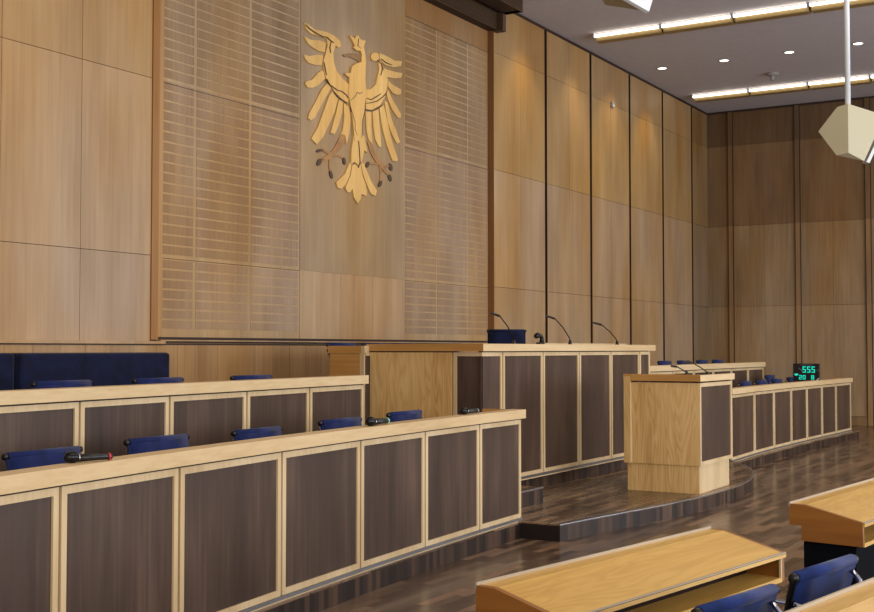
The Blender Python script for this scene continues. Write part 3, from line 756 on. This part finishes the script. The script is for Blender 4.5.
# hanging loudspeakers
rt, fw = Vector((.5137,-.8580,0)), Vector((.8574,.5133,.036))     # the cabinet's own sideways and depth axes
def loud(label, base, rod_top, body, grille, slab):
    t = thing('hanging_loudspeaker', label, 'loudspeaker', base, 0, 'faceted loudspeakers hanging from the ceiling')
    m = MB(); m.hull(body, 'cream'); m.build('cabinet', t)
    m = MB(); m.hull(grille, 'white'); g = m.build('grille_frame', t)
    m = MB(); m.hull(slab, 'grille'); m.build('grille', g)
    if rod_top: m = MB(); m.tube([(0,0,.28),(0,0,rod_top)], .028, 'white', 12); m.build('rod', t)
    return t
def L(a, b, c): return Vector((a*rt.x+c*fw.x, a*rt.y+c*fw.y, b))   # sideways, height, away
B1 = (12.337,2.582,3.87)
body = [L(-.04,.265,-.12),L(-.04,-.225,-.12),L(-.12,.25,-.04),L(-.265,.03,.105),L(-.13,-.235,-.03),L(.36,.17,-.019),L(.13,-.30,-.077),
        L(0,.2,.3),L(.05,-.1,.3),L(.3,.1,.24),L(.17,-.24,.12)]
grl = [L(.385,.12,-.015),L(.163,-.305,-.045),L(.385,.06,.26),L(.20,-.28,.18),L(.40,.11,-.015),L(.195,-.315,-.045),L(.40,.05,.26),L(.22,-.29,.18)]
slb = [p+Vector((rt.x*.012,rt.y*.012,-.002))*1.0 for p in (L(.385,.08,.02),L(.19,-.27,-.01),L(.385,.05,.22),L(.21,-.26,.15),L(.398,.08,.02),L(.205,-.28,-.01),L(.398,.045,.22),L(.225,-.265,.15))]
loud('cream faceted loudspeaker hanging on a rod at the right, before the back wall', B1, ZC-3.87, body, grl, slb)
B2 = (6.15,2.45,4.0)
# second one is nearer, only its lower rim reaches into the picture from above
B2 = (6.246, 2.465, 3.908)
body = [(-0.036, 0.173, -0.226), (0.069, 0.193, -0.237), (0.102, 0.042, -0.257), (-0.001, -0.093, -0.334), (-0.142, 0.004, -0.274), (-0.153, 0.104, -0.065), (-0.027, 0.243, -0.052), (0.162, -0.046, 0.125), (0.113, -0.098, -0.173), (0.133, 0.249, 0.228), (0.297, 0.066, 0.304), (0.352, -0.004, 0.011), (0.266, 0.15, -0.135)]
grl = [(-0.018, -0.102, -0.342), (-0.161, -0.004, -0.279), (-0.171, 0.097, -0.072), (0.143, -0.053, 0.118), (0.094, -0.105, -0.179)]
def grow(pts, e, s):
    c = sum((Vector(p) for p in pts), Vector())/len(pts); n = (Vector(pts[1])-Vector(pts[0])).cross(Vector(pts[3])-Vector(pts[0])).normalized()
    if n.z > 0: n = -n
    q = [c+(Vector(p)-c)*s for p in pts]
    return [p+n*e for p in q]+[p-n*.004 for p in q]
loud('loudspeaker with a pale grille hanging at the very top edge of the picture', B2, ZC-B2[2], [Vector(p) for p in body], grow(grl,.018,1.0), grow(grl,.026,.80))
EAGLE = {
 'wing_left': [[(-1.145,1.032),(-1.052,1.026),(-0.925,0.998),(-0.652,1.022),(-0.487,1.01),(-0.369,0.968),(-0.346,0.903),(-0.403,0.877),(-0.486,0.892),(-0.651,0.934),(-0.845,0.929),(-1.004,0.922),(-1.098,0.958)],[(-0.668,0.936),(-0.651,0.846),(-0.699,0.719),(-0.747,0.612),(-0.73,0.518),(-0.698,0.447),(-0.681,0.405),(-0.583,0.346),(-0.483,0.267),(-0.349,0.213),(-0.185,0.149),(-0.173,0.431),(-0.316,0.479),(-0.451,0.555),(-0.512,0.66),(-0.526,0.775),(-0.476,0.885)],[(-1.144,0.856),(-1.003,0.845),(-0.813,0.878),(-0.684,0.874),(-0.709,0.746),(-0.844,0.736),(-0.971,0.757),(-1.066,0.784)],[(-1.142,0.624),(-1.033,0.629),(-0.876,0.681),(-0.741,0.7),(-0.766,0.569),(-0.907,0.54),(-1.048,0.539),(-1.127,0.58)],[(-0.73,0.482),(-0.697,0.405),(-0.858,0.283),(-0.968,0.234),(-1.068,0.219),(-1.118,0.262),(-1.094,0.295),(-0.969,0.339),(-0.843,0.45),(-0.763,0.505)],[(-0.615,0.355),(-0.566,0.31),(-0.68,0.171),(-0.792,0.016),(-0.918,-0.14),(-0.997,-0.188),(-1.053,-0.172),(-1.029,-0.102),(-0.904,0.054),(-0.761,0.253),(-0.664,0.34)],[(-0.533,0.267),(-0.399,0.203),(-0.482,0.011),(-0.58,-0.142),(-0.725,-0.354),(-0.869,-0.476),(-0.98,-0.422),(-0.838,-0.242),(-0.711,-0.009),(-0.598,0.206)],[(-0.382,0.19),(-0.288,0.179),(-0.314,0.02),(-0.397,-0.172),(-0.48,-0.283),(-0.573,-0.288),(-0.53,-0.193),(-0.448,-0.003)],[(-0.274,0.17),(-0.151,0.128),(-0.116,-0.026),(-0.142,-0.211),(-0.203,-0.379),(-0.238,-0.265),(-0.33,-0.26),(-0.38,-0.317),(-0.296,-0.195),(-0.263,-0.031)]],
 'body': [[(-0.044,0.98),(-0.078,0.942),(-0.008,0.923),(0.097,0.939),(0.115,0.892),(0.112,0.79),(-0.008,0.745),(-0.112,0.683),(-0.139,0.587),(-0.215,0.572),(-0.276,0.554),(-0.232,0.535),(-0.173,0.527),(-0.179,0.369),(-0.196,0.336),(-0.161,0.213),(-0.127,0.113),(-0.091,-0.021),(-0.056,-0.196),(-0.045,-0.309),(0.12,-0.284),(0.13,-0.025),(0.189,0.127),(0.225,0.296),(0.224,0.439),(0.206,0.578),(0.216,0.73),(0.223,0.813),(0.204,0.911),(0.168,0.995)]],
 'crown': [[(-0.165,1.089),(-0.096,1.089),(-0.044,1.07),(-0.009,1.119),(0.043,1.137),(0.079,1.098),(0.15,1.093),(0.229,1.109),(0.193,1.056),(0.168,1.0),(-0.037,0.985),(-0.096,1.039)]],
 'tongue': [[(-0.301,0.804),(-0.147,0.856),(0.027,0.894),(0.091,0.85),(0.098,0.783),(-0.008,0.805),(-0.147,0.806),(-0.25,0.785)]],
 'wing_right': [[(0.367,0.946),(0.422,0.984),(0.514,1.002),(0.547,0.984),(0.562,0.935),(0.496,0.886),(0.404,0.871),(0.36,0.899)],[(0.569,1.01),(0.757,1.008),(0.949,0.985),(1.152,1.017),(1.125,0.947),(0.949,0.889),(0.72,0.874),(0.581,0.929)],[(0.675,0.823),(0.758,0.819),(0.949,0.826),(1.165,0.847),(1.125,0.775),(0.95,0.73),(0.72,0.71)],[(0.532,0.902),(0.614,0.894),(0.652,0.797),(0.758,0.703),(0.777,0.69),(0.759,0.56),(0.702,0.424),(0.572,0.276),(0.351,0.165),(0.236,0.166),(0.235,0.298),(0.242,0.442),(0.35,0.463),(0.478,0.549),(0.515,0.66),(0.563,0.779)],[(0.796,0.668),(0.911,0.631),(1.126,0.607),(1.126,0.543),(1.047,0.512),(0.912,0.514),(0.796,0.588)],[(0.785,0.544),(0.912,0.419),(1.126,0.255),(1.126,0.201),(1.048,0.188),(0.912,0.271),(0.797,0.399),(0.759,0.476)],[(0.706,0.361),(0.778,0.364),(0.874,0.159),(0.99,0.009),(1.088,-0.125),(1.107,-0.154),(1.029,-0.187),(0.913,-0.088),(0.786,0.082)],[(0.579,0.245),(0.684,0.311),(0.767,0.12),(0.875,-0.136),(1.049,-0.407),(1.03,-0.441),(0.914,-0.446),(0.761,-0.237),(0.647,-0.004)],[(0.41,0.164),(0.553,0.226),(0.572,0.046),(0.61,-0.155),(0.629,-0.288),(0.573,-0.296),(0.481,-0.216),(0.432,-0.038)],[(0.243,0.135),(0.381,0.155),(0.378,-0.047),(0.397,-0.229),(0.408,-0.283),(0.317,-0.241),(0.262,-0.106)]],
 'tail': [[(-0.056,-0.241),(0.191,-0.203),(0.263,-0.427),(0.199,-0.395),(0.139,-0.556),(0.051,-0.628),(-0.037,-0.589),(-0.113,-0.63),(-0.107,-0.439)],[(-0.13,-0.602),(-0.242,-0.776),(-0.444,-0.915),(-0.41,-0.983),(-0.326,-0.988),(-0.225,-0.912),(-0.14,-0.783),(-0.099,-0.648)],[(-0.078,-0.645),(-0.112,-0.779),(-0.235,-0.963),(-0.19,-1.012),(-0.121,-1.01),(-0.07,-0.954),(-0.035,-1.07),(0.053,-1.141),(0.123,-1.073),(0.141,-1.0),(0.248,-1.019),(0.276,-0.975),(0.24,-0.857),(0.168,-0.764),(0.118,-0.599),(0.051,-0.642),(-0.016,-0.617)],[(0.153,-0.564),(0.21,-0.597),(0.373,-0.8),(0.52,-0.917),(0.483,-0.993),(0.374,-0.974),(0.265,-0.854),(0.189,-0.742),(0.135,-0.607)]],
 'leg_left': [[(-0.228,-0.258),(-0.227,-0.357),(-0.329,-0.461),(-0.512,-0.585),(-0.675,-0.647),(-0.756,-0.648),(-0.594,-0.558),(-0.479,-0.473),(-0.38,-0.34),(-0.33,-0.273)],[(-0.552,-0.539),(-0.665,-0.527),(-0.71,-0.511),(-0.738,-0.536),(-0.686,-0.554),(-0.57,-0.567)],[(-0.593,-0.593),(-0.705,-0.657),(-0.776,-0.685),(-0.755,-0.71),(-0.678,-0.68),(-0.562,-0.615)],[(-0.584,-0.604),(-0.593,-0.704),(-0.573,-0.79),(-0.527,-0.781),(-0.547,-0.697),(-0.538,-0.599)],[(-0.51,-0.589),(-0.382,-0.567),(-0.279,-0.576),(-0.262,-0.547),(-0.375,-0.539),(-0.513,-0.562)]],
 'leg_right': [[(0.287,-0.268),(0.38,-0.422),(0.534,-0.541),(0.641,-0.564),(0.694,-0.507),(0.614,-0.494),(0.473,-0.385),(0.383,-0.237)],[(0.577,-0.523),(0.429,-0.533),(0.319,-0.543),(0.316,-0.572),(0.424,-0.562),(0.571,-0.553)],[(0.618,-0.56),(0.74,-0.57),(0.864,-0.539),(0.849,-0.504),(0.745,-0.532),(0.642,-0.522)],[(0.606,-0.564),(0.701,-0.626),(0.809,-0.672),(0.852,-0.642),(0.747,-0.598),(0.654,-0.538)],[(0.582,-0.559),(0.612,-0.668),(0.597,-0.772),(0.642,-0.769),(0.657,-0.662),(0.626,-0.55)]],
 'claws_left': [[(-0.746,-0.525),(-0.75,-0.539),(-0.774,-0.557),(-0.811,-0.571),(-0.845,-0.577),(-0.863,-0.572),(-0.859,-0.558),(-0.835,-0.541),(-0.798,-0.526),(-0.764,-0.521)],[(-0.774,-0.646),(-0.757,-0.658),(-0.758,-0.685),(-0.776,-0.716),(-0.805,-0.74),(-0.834,-0.747),(-0.851,-0.735),(-0.85,-0.709),(-0.831,-0.678),(-0.802,-0.654)],[(-0.518,-0.873),(-0.54,-0.868),(-0.563,-0.847),(-0.578,-0.816),(-0.58,-0.789),(-0.568,-0.774),(-0.547,-0.779),(-0.524,-0.8),(-0.509,-0.831),(-0.506,-0.859)],[(-0.235,-0.655),(-0.255,-0.65),(-0.274,-0.628),(-0.283,-0.598),(-0.28,-0.571),(-0.265,-0.558),(-0.245,-0.563),(-0.226,-0.584),(-0.217,-0.615),(-0.22,-0.642)]],
 'claws_right': [[(0.329,-0.539),(0.343,-0.55),(0.341,-0.573),(0.323,-0.602),(0.297,-0.623),(0.271,-0.63),(0.257,-0.62),(0.259,-0.596),(0.277,-0.568),(0.303,-0.546)],[(0.903,-0.589),(0.874,-0.586),(0.846,-0.566),(0.829,-0.536),(0.83,-0.507),(0.849,-0.491),(0.878,-0.493),(0.906,-0.514),(0.923,-0.544),(0.921,-0.573)],[(0.884,-0.743),(0.857,-0.739),(0.83,-0.718),(0.814,-0.688),(0.814,-0.66),(0.83,-0.644),(0.857,-0.648),(0.884,-0.669),(0.9,-0.699),(0.9,-0.728)],[(0.643,-0.761),(0.658,-0.772),(0.655,-0.797),(0.636,-0.827),(0.608,-0.85),(0.581,-0.857),(0.567,-0.846),(0.57,-0.82),(0.589,-0.791),(0.617,-0.768)]],
}
CUTS = [[(-1.129, 1.008), (-1.036, 0.972), (-0.893, 0.947), (-0.765, 0.938), (-0.668, 0.95), (-0.602, 0.925), (-0.52, 0.914)], [(-0.579, 0.921), (-0.612, 0.835), (-0.591, 0.761)], [(-0.741, 0.613), (-0.708, 0.523), (-0.681, 0.45)], [(-0.681, 0.405), (-0.609, 0.341), (-0.516, 0.319), (-0.45, 0.302), (-0.332, 0.304), (-0.23, 0.273), (-0.196, 0.24)], [(-0.516, 0.26), (-0.433, 0.216), (-0.315, 0.188), (-0.196, 0.17)], [(0.242, 0.319), (0.351, 0.318), (0.479, 0.383), (0.59, 0.444)], [(0.225, 0.244), (0.351, 0.277), (0.497, 0.324), (0.646, 0.413), (0.74, 0.493)], [(0.207, 0.16), (0.351, 0.17), (0.498, 0.216), (0.646, 0.298)], [(-0.144, 0.219), (-0.041, 0.288), (0.012, 0.358), (0.064, 0.348), (0.135, 0.381)], [(-0.144, 0.129), (-0.092, 0.038), (-0.039, -0.054), (-0.039, -0.154), (0.014, -0.226)], [(0.207, 0.292), (0.189, 0.126), (0.137, -0.005), (0.13, -0.127), (0.12, -0.251)], [(0.514, 0.894), (0.607, 0.861), (0.626, 0.792), (0.589, 0.701)], [(0.607, 0.934), (0.72, 0.906), (0.872, 0.905)], [(0.044, 1.09), (0.026, 0.995), (0.097, 0.966)], [(0.049, -0.296), (0.068, -0.414), (0.086, -0.573), (0.051, -0.658)]]
# ------------------------------------------------------------------ eagle relief
eg = thing('eagle_relief', 'large golden carved eagle with crown on the plain middle panel of the wall', 'relief', (13.15,9.1718,4.8))
def plume(poly, part, mat, depth, parent):
    m = MB(); m.prism([(x, 0, z) for x, z in poly], (0, -depth, 0), mat)
    m.bm.normal_update()
    bmesh.ops.triangulate(m.bm, faces=[f for f in m.bm.faces if len(f.verts) > 4], ngon_method='EAR_CLIP')
    return m.build(part, parent)
for side, arms in (('wing_left', (0, 1)), ('wing_right', (3, 0))):
    ps = EAGLE[side]; wing = plume(ps[arms[0] if side == 'wing_right' else 1], 'wing', 'gold', .030, eg)
    for i, p in enumerate(ps):
        if p is ps[3 if side == 'wing_right' else 1]: continue
        plume(p, 'feather', 'gold', .026-.0006*i, wing)
tl = None
for i, p in enumerate(EAGLE['tail']):
    if i == 0: tl = plume(p, 'tail', 'gold', .032, eg)
    else: plume(p, 'feather', 'gold', .026-.001*i, tl)
bd = plume(EAGLE['body'][0], 'body', 'gold', .040, eg)
plume(EAGLE['crown'][0], 'crown', 'gold', .034, eg)
plume(EAGLE['tongue'][0], 'beak', 'eagton', .020, eg)
for lg, cl in (('leg_left','claws_left'),('leg_right','claws_right')):
    l0 = plume(EAGLE[lg][0], 'leg', 'eagleg', .016, eg)
    for i, p in enumerate(EAGLE[lg][1:]): plume(p, 'toe', 'eagleg', .0155-.0006*i, l0)
    for p in EAGLE[cl]: plume(p, 'claw', 'eagdk', .020, l0)
def cut(pts, w=.0055):
    """thin dark line carved between the plumage, drawn on top of the relief"""
    m = MB(); L_ = []; R_ = []
    for i, p in enumerate(pts):
        a = pts[max(i-1,0)]; b = pts[min(i+1,len(pts)-1)]
        d = Vector((b[0]-a[0], b[1]-a[1])).normalized(); k = w*(.5 if i in (0, len(pts)-1) else 1)
        L_.append((p[0]-d.y*k, p[1]+d.x*k)); R_.append((p[0]+d.y*k, p[1]-d.x*k))
    for i in range(len(pts)-1):
        q = [L_[i], L_[i+1], R_[i+1], R_[i]]
        m.prism([(x, -.024, z) for x, z in q], (0, -.0185, 0), 'eagdk')
    bmesh.ops.remove_doubles(m.bm, verts=m.bm.verts, dist=.0001)
    m.build('plumage_line', eg)
for c_ in CUTS: cut(c_)

# ------------------------------------------------------------------ camera
cam = bpy.data.cameras.new('camera'); co = bpy.data.objects.new('camera', cam); COL.objects.link(co)
cam.sensor_width = 36; cam.lens = 36*1195/874; cam.clip_end = 200; cam.clip_start = .05
co.location = (0,0,1.7); co.rotation_euler = (PI/2+.036, 0, .5395-PI/2)
sc.camera = co

# ------------------------------------------------------------------ light
def area(name, loc, target, size, size_y, power, col, spread=None):
    l = bpy.data.lights.new(name, 'AREA'); l.shape = 'RECTANGLE'; l.size = size; l.size_y = size_y; l.energy = power; l.color = col
    if spread: l.spread = spread
    o = bpy.data.objects.new(name, l); COL.objects.link(o); o.location = loc
    o.rotation_euler = (Vector(target)-Vector(loc)).to_track_quat('-Z', 'Y').to_euler(); return o
def spot(name, loc, target, power, col, ang=60, blend=.6, r=.1):
    l = bpy.data.lights.new(name, 'SPOT'); l.energy = power; l.color = col; l.spot_size = math.radians(ang); l.spot_blend = blend; l.shadow_soft_size = r
    o = bpy.data.objects.new(name, l); COL.objects.link(o); o.location = loc
    o.rotation_euler = (Vector(target)-Vector(loc)).to_track_quat('-Z', 'Y').to_euler(); return o
# daylight from the window side of the hall
for i, x in enumerate((3, 12, 21)):
    area('window_light_%d' % i, (x,-8.5,3.0), (x+1.5,6,1.2), 7, 4.2, 600, (.92,.96,1.0))
area('window_light_side', (-3.5,-3,3.6), (9,6,1.2), 6, 4, 420, (1.0,.88,.68))  # added warm fill for the left-facing sides, not a window
for i, (x, y) in enumerate(((5,2),(11,2),(17,1),(22,0))):
    area('hall_ceiling_light_%d' % i, (x,y,7.2), (x,y,0), 4, 2.5, 110, (1.0,.88,.70))
# wall washers along the panelled wall
for i, x in enumerate((17.9, 19.9, 21.8, 23.7)):
    spot('wall_washer_%d' % i, (x, 8.2, 7.25), (x, 9.1, 5.2), 60, (1.0,.80,.48), 75, .9, .08)
for i, x in enumerate((5.5, 8.2)):
    spot('wall_washer_left_%d' % i, (x, 8.0, 7.25), (x, 9.1, 4.6), 60, (1.0,.80,.50), 85, .9, .08)
spot('emblem_light', (13.2, 6.6, 7.2), (13.2, 9.15, 4.7), 120, (1.0,.84,.56), 45, .8, .1)
area('bounce_light', (14,-5,.6), (17,0,7.3), 12, 5, 380, (.95,.95,1.0))  # added fill standing in for daylight bounced up to the ceiling
w = bpy.data.worlds.new('world'); sc.world = w; w.use_nodes = True
w.node_tree.nodes['Background'].inputs[0].default_value = (.80,.82,.90,1); w.node_tree.nodes['Background'].inputs[1].default_value = .6
sc.view_settings.view_transform = 'Standard'; sc.view_settings.look = 'None'
sc.view_settings.exposure = 0; sc.view_settings.gamma = 1
